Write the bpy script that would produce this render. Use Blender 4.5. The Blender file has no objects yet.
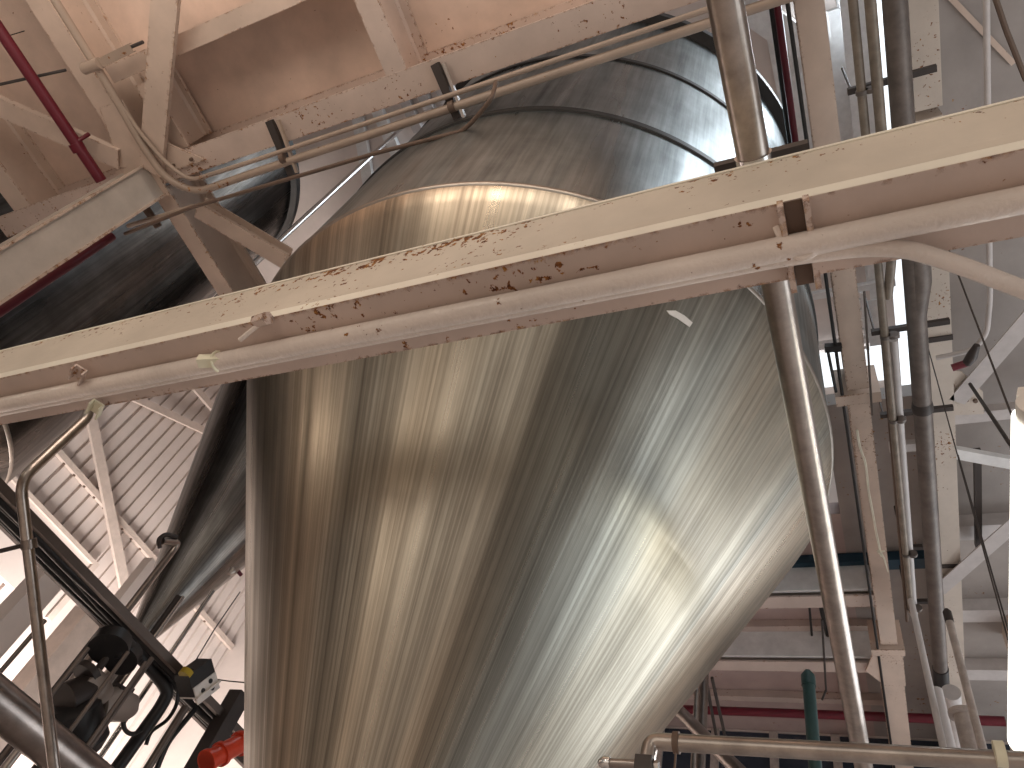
import bpy, bmesh, math, random
from mathutils import Vector, Matrix
random.seed(7)
C = bpy.context.scene.collection
EYE = 1.6                      # camera height above the floor; every height "h" below is measured from the eye
F = 726.86
ROT = ((0.90901587, 0.34093618, 0.23969288), (-0.13865969, 0.7897781, -0.59751489), (-0.39301863, 0.50991478, 0.76519493))

def ray(px, py):
    c = ((px - 512) / F, (py - 384) / F, 1.0)
    return Vector([sum(ROT[k][i] * c[k] for k in range(3)) for i in range(3)])
def at(px, py, h):             # point of the photograph on the horizontal plane h
    d = ray(px, py); t = h / d.z
    return Vector((d.x * t, d.y * t, h + EYE))
def atx(px, py, x):            # ... on the plane x
    d = ray(px, py); t = x / d.x
    return Vector((x, d.y * t, d.z * t + EYE))
def aty(px, py, y):
    d = ray(px, py); t = y / d.y
    return Vector((d.x * t, y, d.z * t + EYE))

# ------------------------------------------------------------------ materials
def newmat(name):
    m = bpy.data.materials.new(name); m.use_nodes = True
    nt = m.node_tree; b = nt.nodes['Principled BSDF']
    return m, nt, b
def N(nt, t, **kw):
    n = nt.nodes.new(t)
    for k, v in kw.items():
        if k in n.inputs: n.inputs[k].default_value = v
        else: setattr(n, k, v)
    return n
def ramp(nt, stops, interp='LINEAR'):
    n = nt.nodes.new('ShaderNodeValToRGB'); r = n.color_ramp; r.interpolation = interp
    while len(r.elements) < len(stops): r.elements.new(0.5)
    for e, (p, c) in zip(r.elements, stops):
        e.position = p; e.color = (*c, 1) if len(c) == 3 else c
    return n
def g(v): return (v, v, v)
def plain(name, col, rough=0.5, metal=0.0, var=0.12, scale=6, emit=None, es=0, bump=0.0):
    m, nt, b = newmat(name); L = nt.links
    tc = N(nt, 'ShaderNodeTexCoord'); no = N(nt, 'ShaderNodeTexNoise', Scale=scale, Detail=6.0, Roughness=0.65)
    L.new(tc.outputs['Object'], no.inputs['Vector'])
    r = ramp(nt, [(0.3, tuple(c * (1 - var) for c in col)), (0.7, tuple(min(1, c * (1 + var)) for c in col))])
    L.new(no.outputs['Fac'], r.inputs['Fac']); L.new(r.outputs['Color'], b.inputs['Base Color'])
    b.inputs['Roughness'].default_value = rough; b.inputs['Metallic'].default_value = metal
    if emit:
        b.inputs['Emission Color'].default_value = (*emit, 1); b.inputs['Emission Strength'].default_value = es
    if bump:
        bp = N(nt, 'ShaderNodeBump', Strength=bump, Distance=0.01); L.new(no.outputs['Fac'], bp.inputs['Height']); L.new(bp.outputs['Normal'], b.inputs['Normal'])
    return m
def paint(name, col, rust=0.5, edge=True, grime=0.2, rough=0.45, scale=22.0, lumpy=0.0, zband=None):
    """old gloss paint with rust flecks that gather along the edges"""
    m, nt, b = newmat(name); L = nt.links
    tc = N(nt, 'ShaderNodeTexCoord'); ob = tc.outputs['Object']
    n1 = N(nt, 'ShaderNodeTexNoise', Scale=2.2, Detail=5.0, Roughness=0.6); L.new(ob, n1.inputs['Vector'])
    base = ramp(nt, [(0.3, tuple(c * (1 - grime) for c in col)), (0.75, tuple(min(1, c * 1.06) for c in col))])
    L.new(n1.outputs['Fac'], base.inputs['Fac'])
    n2 = N(nt, 'ShaderNodeTexNoise', Scale=scale, Detail=5.0, Roughness=0.62); L.new(ob, n2.inputs['Vector'])
    n3 = N(nt, 'ShaderNodeTexNoise', Scale=1.7, Detail=3.0, Roughness=0.5); L.new(ob, n3.inputs['Vector'])
    # local threshold: patches where rust breaks out
    ad = N(nt, 'ShaderNodeMath', operation='MULTIPLY_ADD'); ad.inputs[1].default_value = 0.55; L.new(n3.outputs['Fac'], ad.inputs[0]); L.new(n2.outputs['Fac'], ad.inputs[2])
    last = ad.outputs[0]
    if edge:
        geo = N(nt, 'ShaderNodeNewGeometry'); bv = N(nt, 'ShaderNodeBevel', samples=4); bv.inputs['Radius'].default_value = 0.028
        dt = N(nt, 'ShaderNodeVectorMath', operation='DOT_PRODUCT'); L.new(bv.outputs['Normal'], dt.inputs[0]); L.new(geo.outputs['Normal'], dt.inputs[1])
        inv = N(nt, 'ShaderNodeMath', operation='SUBTRACT'); inv.inputs[0].default_value = 1.0; L.new(dt.outputs['Value'], inv.inputs[1])
        mu = N(nt, 'ShaderNodeMath', operation='MULTIPLY', use_clamp=True); mu.inputs[1].default_value = 3.0; L.new(inv.outputs[0], mu.inputs[0])
        a2 = N(nt, 'ShaderNodeMath', operation='MULTIPLY_ADD'); a2.inputs[1].default_value = 0.17; L.new(mu.outputs[0], a2.inputs[0]); L.new(last, a2.inputs[2]); last = a2.outputs[0]
    if zband:      # rust that starts at a water-holding edge (height z0) and thins out away from it
        sx = N(nt, 'ShaderNodeSeparateXYZ'); L.new(ob, sx.inputs[0])
        mr = N(nt, 'ShaderNodeMapRange'); L.new(sx.outputs['Z'], mr.inputs[0]); mr.inputs[1].default_value = zband[0]; mr.inputs[2].default_value = zband[1]; mr.inputs[3].default_value = 0.0; mr.inputs[4].default_value = zband[2]
        a3 = N(nt, 'ShaderNodeMath', operation='ADD'); L.new(mr.outputs[0], a3.inputs[0]); L.new(last, a3.inputs[1]); last = a3.outputs[0]
    t = 1.06 - 0.17 * rust
    mask = ramp(nt, [(0.0, g(0)), (1.0, g(1))]); mask.color_ramp.elements[0].position = t - 0.012 if t < 1 else 0.985; mask.color_ramp.elements[1].position = min(1, t + 0.012)
    L.new(last, mask.inputs['Fac'])
    rc = ramp(nt, [(0.35, (0.09, 0.028, 0.012)), (0.55, (0.27, 0.10, 0.024)), (0.7, (0.46, 0.25, 0.06))])
    n4 = N(nt, 'ShaderNodeTexNoise', Scale=60.0, Detail=3.0); L.new(ob, n4.inputs['Vector']); L.new(n4.outputs['Fac'], rc.inputs['Fac'])
    mx = N(nt, 'ShaderNodeMix', data_type='RGBA'); L.new(mask.outputs['Color'], mx.inputs[0]); L.new(base.outputs['Color'], mx.inputs[6]); L.new(rc.outputs['Color'], mx.inputs[7])
    L.new(mx.outputs[2], b.inputs['Base Color'])
    rr = N(nt, 'ShaderNodeMapRange'); rr.inputs[3].default_value = rough; rr.inputs[4].default_value = 0.9; L.new(mask.outputs['Color'], rr.inputs[0]); L.new(rr.outputs[0], b.inputs['Roughness'])
    bp = N(nt, 'ShaderNodeBump', Strength=0.35 + lumpy, Distance=0.004 + 0.006 * lumpy)
    n5 = N(nt, 'ShaderNodeTexNoise', Scale=70.0 if lumpy else 30.0, Detail=3.0); L.new(ob, n5.inputs['Vector'])
    L.new(n5.outputs['Fac'], bp.inputs['Height']); L.new(bp.outputs['Normal'], b.inputs['Normal'])
    return m
def tanksteel(name, au, av, dark, mid, light, warm, sectors=6, rough=(0.31, 0.45), seed=0.0, smudge=0.5, bstr=0.25, tones=None):
    """brushed stainless: streaks run up the plates (uv: u = turn about the axis, v = height)"""
    m, nt, b = newmat(name); L = nt.links
    uv = N(nt, 'ShaderNodeUVMap')
    def st(su, sv, detail, off, rgh=0.6):
        mp = N(nt, 'ShaderNodeMapping'); mp.inputs['Scale'].default_value = (su, sv, 1); mp.inputs['Location'].default_value = (off + seed, off * 2, off)
        L.new(uv.outputs['UV'], mp.inputs['Vector'])
        n = N(nt, 'ShaderNodeTexNoise', Scale=1.0, Detail=detail, Roughness=rgh); L.new(mp.outputs['Vector'], n.inputs['Vector']); return n.outputs['Fac']
    fine = st(au, av, 6.0, 3.1, 0.7); mid_ = st(au * 0.22, av * 0.6, 3.0, 7.7); big = st(sectors * 2.0, 0.18, 1.0, 1.9); sm = st(au * 0.1, 2.2, 4.0, 5.5, 0.6)
    def madd(a, k, c=None, kc=0.0):
        n = N(nt, 'ShaderNodeMath', operation='MULTIPLY_ADD'); L.new(a, n.inputs[0]); n.inputs[1].default_value = k
        if c is None: n.inputs[2].default_value = kc
        else: L.new(c, n.inputs[2])
        return n.outputs[0]
    s = madd(fine, 0.38); s = madd(mid_, 0.30, s); s = madd(big, 0.22, s); s = madd(sm, smudge * 0.3, s)
    k = 0.45 + 0.15 * smudge
    r = ramp(nt, [(k - 0.15, dark), (k - 0.02, mid), (k + 0.13, light)]); L.new(s, r.inputs['Fac'])
    mx = N(nt, 'ShaderNodeMix', data_type='RGBA', blend_type='MULTIPLY'); mx.inputs[0].default_value = 1.0
    wr = ramp(nt, [(0.42, (1, 1, 1)), (0.58, warm)]); L.new(big, wr.inputs['Fac'])
    L.new(r.outputs['Color'], mx.inputs[6]); L.new(wr.outputs['Color'], mx.inputs[7]); res = mx.outputs[2]
    if tones:      # plate seam tones plus reflected light and shade painted in; u runs round
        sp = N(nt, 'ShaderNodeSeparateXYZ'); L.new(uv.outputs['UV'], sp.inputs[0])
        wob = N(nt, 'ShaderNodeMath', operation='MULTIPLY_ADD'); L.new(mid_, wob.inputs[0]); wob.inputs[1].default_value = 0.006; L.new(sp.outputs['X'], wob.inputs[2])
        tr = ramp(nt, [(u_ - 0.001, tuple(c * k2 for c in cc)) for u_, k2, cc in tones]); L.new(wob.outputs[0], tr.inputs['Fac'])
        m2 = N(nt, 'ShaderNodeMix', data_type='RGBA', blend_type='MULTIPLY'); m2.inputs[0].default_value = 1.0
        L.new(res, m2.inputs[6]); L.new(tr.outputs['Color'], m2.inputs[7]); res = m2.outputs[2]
    L.new(res, b.inputs['Base Color'])
    b.inputs['Metallic'].default_value = 1.0
    rr = N(nt, 'ShaderNodeMapRange'); rr.inputs[1].default_value = 0.3; rr.inputs[2].default_value = 0.7; rr.inputs[3].default_value = rough[1]; rr.inputs[4].default_value = rough[0]
    L.new(mid_, rr.inputs[0]); L.new(rr.outputs[0], b.inputs['Roughness'])
    bp = N(nt, 'ShaderNodeBump', Strength=bstr, Distance=0.006); hh = madd(fine, 0.5); hh = madd(mid_, 1.2, hh); L.new(hh, bp.inputs['Height']); L.new(bp.outputs['Normal'], b.inputs['Normal'])
    return m

PINK = (0.68, 0.535, 0.445)
M = {}
M['paint'] = paint('cream_paint', PINK, rust=0.40)
M['paint_old'] = paint('rusty_cream_paint', (0.67, 0.535, 0.465), rust=0.72, scale=34)
M['paint_web'] = paint('web_cream_paint', (0.69, 0.615, 0.52), rust=0.55, scale=42, edge=False, zband=(EYE + 1.88, EYE + 2.0, 0.13))
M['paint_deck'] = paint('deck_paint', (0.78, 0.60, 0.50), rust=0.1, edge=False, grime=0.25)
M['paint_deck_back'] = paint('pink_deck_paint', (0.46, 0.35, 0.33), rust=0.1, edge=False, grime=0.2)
M['paint_back'] = paint('pink_beam_paint', (0.60, 0.49, 0.44), rust=0.3)
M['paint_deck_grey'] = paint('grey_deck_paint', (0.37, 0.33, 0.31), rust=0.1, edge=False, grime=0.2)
M['paint_pipe'] = paint('lumpy_pipe_paint', (0.86, 0.75, 0.67), rust=0.5, edge=False, rough=0.24, lumpy=0.2)
M['paint_cond'] = paint('conduit_paint', (0.42, 0.32, 0.255), rust=0.5, edge=False)
M['paint_column'] = paint('column_paint', (0.74, 0.595, 0.505), rust=0.30, scale=46)
M['paint_concrete'] = paint('speckled_cream', (0.66, 0.58, 0.51), rust=0.62, edge=False, scale=40)
M['column_grey'] = plain('column_grey_paint', (0.56, 0.50, 0.45), 0.45, var=0.18, scale=2)
M['bright_white'] = plain('white_steel', (0.80, 0.80, 0.80), 0.45)
M['wall_white'] = plain('white_sheet', (0.74, 0.66, 0.62), 0.4, var=0.07, scale=1.5)
M['girt'] = plain('girt_cream', (0.66, 0.56, 0.50), 0.5)
M['concrete'] = plain('floor_concrete', (0.47, 0.425, 0.40), 0.6, var=0.15, scale=1.2)
M['red'] = plain('red_sprinkler_paint', (0.13, 0.010, 0.022), 0.35)
M['orange'] = plain('orange_red_paint', (0.62, 0.055, 0.02), 0.3)
M['black'] = plain('black_rubber', (0.016, 0.015, 0.016), 0.45)
M['darkiron'] = plain('dark_iron', (0.055, 0.045, 0.042), 0.5, 0.3)
M['brown'] = plain('brown_oxide', (0.14, 0.09, 0.065), 0.6)
M['rail'] = plain('tray_steel', (0.16, 0.13, 0.115), 0.42, 0.6)
M['conduit_dull'] = plain('dull_conduit', (0.25, 0.205, 0.165), 0.5, 0.2, var=0.25, scale=12, bump=0.1)
M['galv'] = plain('galvanised', (0.15, 0.125, 0.112), 0.5, 0.35, var=0.3, scale=9, bump=0.2)
M['greypipe'] = plain('grey_pipe_paint', (0.42, 0.36, 0.33), 0.5, 0.1, var=0.25, scale=12, bump=0.1)
M['pipegrey_light'] = plain('light_grey_insulation', (0.55, 0.51, 0.50), 0.5)
M['ss'] = plain('stainless_pipe', (0.42, 0.37, 0.335), 0.28, 1.0, var=0.22, scale=14)
M['ss_dark'] = plain('stainless_dark', (0.30, 0.26, 0.24), 0.3, 1.0, var=0.2)
M['silver'] = plain('silver', (0.75, 0.74, 0.73), 0.2, 1.0)
M['green'] = plain('green_paint', (0.03, 0.075, 0.075), 0.4)
M['blue'] = plain('dark_blue_paint', (0.012, 0.045, 0.075), 0.4)
M['navy_glass'] = plain('dark_glazing', (0.035, 0.045, 0.065), 0.15)
M['pumpgrey'] = plain('pump_grey', (0.33, 0.28, 0.25), 0.5)
M['yellow'] = plain('yellow_plastic', (0.5, 0.36, 0.03), 0.4)
M['white_plastic'] = plain('white_plastic', (0.82, 0.78, 0.74), 0.4)
M['cone_mark'] = plain('white_mark', (0.82, 0.80, 0.77), 0.4)
M['clip'] = plain('cream_clip', (0.80, 0.76, 0.58), 0.4)
M['lip'] = paint('lip_sheen_paint', (0.97, 0.91, 0.79), rust=0.1, scale=30, rough=0.35, edge=False)  # sheen along the flange edge put into a paler colour than the web
M['string'] = plain('cream_string', (0.95, 0.90, 0.76), 0.8)
M['tube'] = plain('lit_tube', (1, 1, 1), 0.5, emit=(1.0, 0.985, 0.86), es=5)
M['tube_warm'] = plain('lit_warm_tube', (1, 1, 1), 0.5, emit=(1.0, 0.86, 0.70), es=24)
M['daylight'] = plain('daylit_sheet', (0.9, 0.95, 1), 0.5, emit=(0.86, 0.95, 1.0), es=1.8)
M['weld'] = plain('weld_band', (0.42, 0.38, 0.34), 0.35, 1.0)
M['band_dark'] = plain('dark_band', (0.07, 0.07, 0.07), 0.45, 0.8)
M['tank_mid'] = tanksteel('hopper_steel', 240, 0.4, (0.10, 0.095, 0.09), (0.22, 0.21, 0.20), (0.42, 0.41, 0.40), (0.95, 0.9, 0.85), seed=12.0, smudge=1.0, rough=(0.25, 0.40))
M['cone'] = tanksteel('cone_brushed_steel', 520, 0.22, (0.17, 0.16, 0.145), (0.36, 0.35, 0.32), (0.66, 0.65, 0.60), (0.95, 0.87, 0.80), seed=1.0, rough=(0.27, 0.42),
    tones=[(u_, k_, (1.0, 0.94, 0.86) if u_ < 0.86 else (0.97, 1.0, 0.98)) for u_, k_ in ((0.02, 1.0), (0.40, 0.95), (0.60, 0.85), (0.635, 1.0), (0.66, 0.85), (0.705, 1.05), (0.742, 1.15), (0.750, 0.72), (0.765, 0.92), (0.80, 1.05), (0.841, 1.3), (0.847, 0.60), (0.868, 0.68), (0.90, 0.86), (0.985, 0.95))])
M['shell'] = tanksteel('shell_brushed_steel', 260, 0.7, (0.14, 0.158, 0.165), (0.315, 0.355, 0.37), (0.55, 0.61, 0.64), (0.95, 0.93, 0.91), seed=4.0, smudge=1.0, rough=(0.24, 0.42))
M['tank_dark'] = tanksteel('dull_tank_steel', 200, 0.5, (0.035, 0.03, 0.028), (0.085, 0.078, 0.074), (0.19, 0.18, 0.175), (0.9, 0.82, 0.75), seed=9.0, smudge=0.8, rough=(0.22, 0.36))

# ------------------------------------------------------------------ mesh helpers
def link(name, bm, mat, parent=None, smooth=False, autos=None):
    bm.normal_update()
    me = bpy.data.meshes.new(name); bm.to_mesh(me); bm.free()
    o = bpy.data.objects.new(name, me); C.objects.link(o)
    me.materials.append(M[mat] if isinstance(mat, str) else mat)
    if smooth:
        for p in me.polygons: p.use_smooth = True
        if autos is None: autos = 40
        try:
            me.set_sharp_from_angle(angle=math.radians(autos))
        except Exception: pass
    if parent is not None:
        o.parent = parent
        o.matrix_parent_inverse = Matrix.Translation(-parent.location)
    return o
def tag(o, label, cat, group=None, kind='thing'):
    o['label'] = label; o['category'] = cat; o['kind'] = kind
    if group: o['group'] = group
    return o
def thing(name, label, cat, loc=(0, 0, 0), group=None):
    o = bpy.data.objects.new(name, None); o.location = loc; o.empty_display_size = 0.1; C.objects.link(o)
    return tag(o, label, cat, group)
def struct(name, bm, mat, parent=None, **k):
    o = link(name, bm, mat, parent, **k)
    if parent is None: o['kind'] = 'structure'
    return o
def box(bm, a, b, mtx=None):
    (x0, y0, z0), (x1, y1, z1) = a, b
    vs = [bm.verts.new(v) for v in ((x0, y0, z0), (x1, y0, z0), (x1, y1, z0), (x0, y1, z0), (x0, y0, z1), (x1, y0, z1), (x1, y1, z1), (x0, y1, z1))]
    if mtx:
        for v in vs: v.co = mtx @ v.co
    for f in ((0, 3, 2, 1), (4, 5, 6, 7), (0, 1, 5, 4), (1, 2, 6, 5), (2, 3, 7, 6), (3, 0, 4, 7)):
        bm.faces.new([vs[i] for i in f])
    return bm
def hb(x0, x1, y0, y1, h0, h1, bm=None):    # box by heights above the eye
    return box(bm if bm is not None else bmesh.new(), (x0, y0, h0 + EYE), (x1, y1, h1 + EYE))
def prism(pts2, p0, p1, up=(0, 0, 1), bm=None):
    """section pts2 (side, up) swept from p0 to p1"""
    bm = bm if bm is not None else bmesh.new()
    p0 = Vector(p0); p1 = Vector(p1); d = (p1 - p0).normalized(); up = Vector(up)
    s = d.cross(up).normalized(); u = s.cross(d)
    A = [bm.verts.new(p0 + s * a + u * b) for a, b in pts2]; B = [bm.verts.new(p1 + s * a + u * b) for a, b in pts2]
    n = len(pts2)
    for i in range(n): bm.faces.new((A[i], A[(i + 1) % n], B[(i + 1) % n], B[i]))
    bm.faces.new(A[::-1]); bm.faces.new(B)
    bmesh.ops.recalc_face_normals(bm, faces=bm.faces[:])
    return bm
def isec(w, d, tf, tw):       # I section with its bottom at 0
    a, b = w / 2, tw / 2; k = tf * 0.9
    return [(-a, 0), (a, 0), (a, tf), (b + k, tf), (b, tf + k), (b, d - tf - k), (b + k, d - tf), (a, d - tf), (a, d), (-a, d), (-a, d - tf), (-b - k, d - tf), (-b, d - tf - k), (-b, tf + k), (-b - k, tf), (-a, tf)]
def rect(w, d): return [(-w / 2, 0), (w / 2, 0), (w / 2, d), (-w / 2, d)]
def lsec(w, d, t): return [(-w / 2, 0), (w / 2, 0), (w / 2, t), (-w / 2 + t, t), (-w / 2 + t, d), (-w / 2, d)]
def csec(w, d, t): return [(-w / 2, 0), (w / 2, 0), (w / 2, d), (w / 2 - t, d), (w / 2 - t, t), (-w / 2 + t, t), (-w / 2 + t, d), (-w / 2, d)]
def fillet(pts, r, n=6):
    pts = [Vector(p) for p in pts]
    if r <= 0 or len(pts) < 3: return pts
    out = [pts[0]]
    for i in range(1, len(pts) - 1):
        a, b, c = pts[i - 1], pts[i], pts[i + 1]
        u = (a - b); v = (c - b); k = min(r, u.length * 0.45, v.length * 0.45)
        u = u.normalized() * k; v = v.normalized() * k
        for j in range(n + 1):
            t = j / n; out.append((1 - t) ** 2 * (b + u) + 2 * t * (1 - t) * b + t * t * (b + v))
    out.append(pts[-1]); return out
def tube(pts, r, seg=16, bend=0.0, bm=None, caps=True):
    bm = bm if bm is not None else bmesh.new()
    pts = fillet(pts, bend); n = len(pts); rings = []
    d0 = (pts[1] - pts[0]).normalized(); ref = Vector((0, 0, 1)) if abs(d0.z) < 0.9 else Vector((1, 0, 0))
    s = d0.cross(ref).normalized()
    for i, p in enumerate(pts):
        if i == 0: d = d0
        elif i == n - 1: d = (pts[i] - pts[i - 1]).normalized()
        else: d = ((pts[i + 1] - p).normalized() + (p - pts[i - 1]).normalized()).normalized()
        s = (s - d * s.dot(d)).normalized(); u = d.cross(s)
        rr = r[i] if isinstance(r, (list, tuple)) else r
        rings.append([bm.verts.new(p + (s * math.cos(2 * math.pi * k / seg) + u * math.sin(2 * math.pi * k / seg)) * rr) for k in range(seg)])
    for A, B in zip(rings, rings[1:]):
        for k in range(seg): bm.faces.new((A[k], A[(k + 1) % seg], B[(k + 1) % seg], B[k]))
    if caps: bm.faces.new(rings[0][::-1]); bm.faces.new(rings[-1])
    return bm
def cyl(p0, p1, r, seg=20, bm=None): return tube([Vector(p0), Vector(p1)], r, seg, 0, bm)
def lathe(prof, cx, cy, seg=160, bm=None, uv=True, close=False):
    """prof: (radius, h) from bottom to top"""
    bm = bm if bm is not None else bmesh.new(); L = bm.loops.layers.uv.verify() if uv else None
    rows = []
    for r, h in prof:
        rows.append([bm.verts.new((cx + r * math.cos(2 * math.pi * k / seg), cy + r * math.sin(2 * math.pi * k / seg), h + EYE)) for k in range(seg)])
    for i in range(len(rows) - 1):
        for k in range(seg):
            k2 = (k + 1) % seg; f = bm.faces.new((rows[i][k], rows[i][k2], rows[i + 1][k2], rows[i + 1][k]))
            if L:
                for lp, (u, v) in zip(f.loops, ((k, i), (k + 1, i), (k + 1, i + 1), (k, i + 1))):
                    lp[L].uv = (u / seg, prof[v][1])
    if close: bm.faces.new(rows[0][::-1]); bm.faces.new(rows[-1])
    return bm
def poly(pts, t):             # flat plate from a polygon of points, thickness t upwards
    bm = bmesh.new(); A = [bm.verts.new(Vector(p)) for p in pts]; B = [bm.verts.new(Vector(p) + Vector((0, 0, t))) for p in pts]; n = len(pts)
    bm.faces.new(A); bm.faces.new(B[::-1])
    for i in range(n): bm.faces.new((A[i], A[(i + 1) % n], B[(i + 1) % n], B[i]))
    bmesh.ops.recalc_face_normals(bm, faces=bm.faces[:]); return bm
def P(x, y, h): return Vector((x, y, h + EYE))

# ------------------------------------------------------------------ tanks
def tank(name, label, cx, cy, R, z_apex, zj, seams, ztop, mc, ms, tip_r=0.1, floor_pipe=True):
    t = thing(name, label, 'tank', (cx, cy, 0))
    k = R / (zj - z_apex); zt = z_apex + tip_r / k
    prof = [(tip_r, zt)] + [(tip_r + (R - 0.05 - tip_r) * i / 24, zt + (zj - 0.05 / k - zt) * i / 24) for i in range(1, 25)] + [(R - 0.012, zj - 0.015), (R, zj + 0.03)]
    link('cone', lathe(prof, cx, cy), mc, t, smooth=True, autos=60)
    n = 14
    link('shell', lathe([(R, zj + 0.03 + (ztop - zj - 0.03) * i / n) for i in range(n + 1)], cx, cy), ms, t, smooth=True, autos=60)
    link('dome', lathe([(R * math.cos(a), ztop + 0.45 * math.sin(a)) for a in [i * math.pi / 2 / 10 for i in range(10)]] + [(0.12, ztop + 0.46)], cx, cy, close=False), ms, t, smooth=True, autos=60)
    for i, z in enumerate(seams):
        if i == 0:
            sb = link('weld_seam', lathe([(R - 0.01, z - 0.035), (R + 0.003, z - 0.022), (R + 0.006, z - 0.008), (R + 0.003, z + 0.008), (R - 0.01, z + 0.02)], cx, cy, uv=False), 'weld', t, smooth=True)
        else:
            sb = link('shell_band', lathe([(R - 0.01, z - 0.035), (R + 0.014, z - 0.03), (R + 0.014, z + 0.03), (R - 0.01, z + 0.035)], cx, cy, uv=False), 'band_dark', t, smooth=True)
    link('rim', lathe([(R - 0.01, ztop), (R + 0.09, ztop + 0.02), (R + 0.09, ztop + 0.14), (R - 0.02, ztop + 0.16)], cx, cy, uv=False), 'band_dark', t, smooth=True)
    # outlet: flange and drain pipe down to the floor
    bm = lathe([(tip_r + 0.005, zt + 0.005), (tip_r + 0.05, zt), (tip_r + 0.05, zt - 0.05), (tip_r, zt - 0.055)], cx, cy, 40, uv=False)
    link('outlet_flange', bm, 'ss', t, smooth=True)
    if floor_pipe: link('drain_pipe', cyl(P(cx, cy, zt - 0.03), (cx, cy, 0.0), tip_r * 0.8, 28), 'ss', t, smooth=True)
    return t
TX, TY, TR = -1.912, 2.850, 1.9
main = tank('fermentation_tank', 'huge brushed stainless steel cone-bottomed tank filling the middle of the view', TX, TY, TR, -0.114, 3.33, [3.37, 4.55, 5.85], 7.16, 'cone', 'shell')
def on_tank(px, py, R=TR, cx=TX, cy=TY):      # point of the photograph on the cone
    d = ray(px, py); k = TR / (3.33 + 0.114); best = None
    t = 0.3
    while t < 9:
        p = d * t; r = math.hypot(p.x - cx, p.y - cy); lim = k * (p.z + 0.114) if p.z < 3.33 else TR
        if r < lim: return Vector((p.x, p.y, p.z + EYE))
        t += 0.002
    return None
# white mark on the cone, a curved strip hugging the plate
bm = bmesh.new(); top = [(666, 311), (675, 311), (684, 316), (692, 323)]; bot = [(669, 315), (677, 319), (684, 324), (689, 327.5)]
rows = []
for L_ in (top, bot):
    row = []
    for q in L_:
        p = on_tank(*q); nrm = Vector((p.x - TX, p.y - TY, 0)).normalized(); nrm.z = -0.5; nrm.normalize(); row.append((p + nrm * 0.002, p + nrm * 0.006))
    rows.append(row)
vi = [[bm.verts.new(a) for a, b_ in r] for r in rows]; vo = [[bm.verts.new(b_) for a, b_ in r] for r in rows]
for i in range(3):
    bm.faces.new((vo[0][i], vo[0][i + 1], vo[1][i + 1], vo[1][i])); bm.faces.new((vi[0][i], vi[1][i], vi[1][i + 1], vi[0][i + 1]))
    bm.faces.new((vi[0][i], vi[0][i + 1], vo[0][i + 1], vo[0][i])); bm.faces.new((vi[1][i], vo[1][i], vo[1][i + 1], vi[1][i + 1]))
for i in (0, 3): bm.faces.new((vi[0][i], vo[0][i], vo[1][i], vi[1][i]))
bmesh.ops.recalc_face_normals(bm, faces=bm.faces[:])
o = link('mark_strip', bm, 'cone_mark', main); o['label'] = 'short white mark on the steel'

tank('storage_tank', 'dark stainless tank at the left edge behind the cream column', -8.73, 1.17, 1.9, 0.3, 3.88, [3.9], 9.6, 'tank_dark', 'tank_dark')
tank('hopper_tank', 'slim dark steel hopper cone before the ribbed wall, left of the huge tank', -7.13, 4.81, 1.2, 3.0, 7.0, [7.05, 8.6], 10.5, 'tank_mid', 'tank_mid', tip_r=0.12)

# ------------------------------------------------------------------ the near beam and what is fixed to it
HB = 1.70; YB0, YB1 = 0.441 * HB, 0.559 * HB
def rough_edge_section(n=1): pass
b = thing('steel_beam', 'nearest rust-flecked cream steel beam crossing in front of the huge tank', 'beam', (0, 0.85, HB + EYE))
XB0, XB1 = -4.665, 3.2
# bottom flange: underside, rounded lip that faces the room, sloping upper side
sec = [(-(YB1 - YB0) / 2, 0), ((YB1 - YB0) / 2, 0), ((YB1 - YB0) / 2, 0.02), (0.03, 0.04), (-0.03, 0.04), (-(YB1 - YB0) / 2 + 0.004, 0.027), (-(YB1 - YB0) / 2, 0.012)]
ym = (YB0 + YB1) / 2
def xsec(sec2, y, h, x0, x1, nx=1):      # sweep along +X with side = +Y
    bm = bmesh.new(); n = len(sec2); rows = []
    for i in range(nx + 1):
        x = x0 + (x1 - x0) * i / nx; rows.append([bm.verts.new((x, y + a, h + EYE + c)) for a, c in sec2])
    for A, B in zip(rows, rows[1:]):
        for k in range(n): bm.faces.new((A[k], A[(k + 1) % n], B[(k + 1) % n], B[k]))
    bm.faces.new(rows[0]); bm.faces.new(rows[-1]); bmesh.ops.recalc_face_normals(bm, faces=bm.faces[:]); return bm
link('bottom_flange', xsec([(YB0 - ym - 0.004, 0.0), (YB1 - ym, 0), (YB1 - ym, 0.03), (YB0 - ym - 0.004, 0.03)], ym, HB, XB0, XB1), 'paint_old', b)
# web face with fillet running out to the lip
link('flange_lip', xsec([(YB0 - ym - 0.005, 0.002), (YB0 - ym + 0.01, 0.002), (YB0 - ym + 0.01, 0.062), (YB0 - ym + 0.004, 0.055), (YB0 - ym - 0.003, 0.048), (YB0 - ym - 0.005, 0.042)], ym, HB, XB0, XB1), 'lip', b)
HT = 0.441 / 0.375
wh = HB * HT - HB          # height at which the top edge shows
link('web', xsec([(YB0 - ym + 0.006, 0.03), (YB0 - ym + 0.03, 0.03), (YB0 - ym + 0.03, wh + 0.005), (YB0 - ym + 0.004, wh + 0.005), (YB0 - ym + 0.004, 0.13), (YB0 - ym + 0.0035, 0.10), (YB0 - ym + 0.001, 0.07), (YB0 - ym - 0.003, 0.045)], ym, HB, XB0, XB1), 'paint_web', b)
link('top_flange', xsec([(YB0 - ym + 0.001, wh), (YB1 - ym - 0.04, wh), (YB1 - ym - 0.04, wh + 0.012), (YB0 - ym + 0.001, wh + 0.012)], ym, HB, XB0, XB1), 'lip', b)

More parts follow.
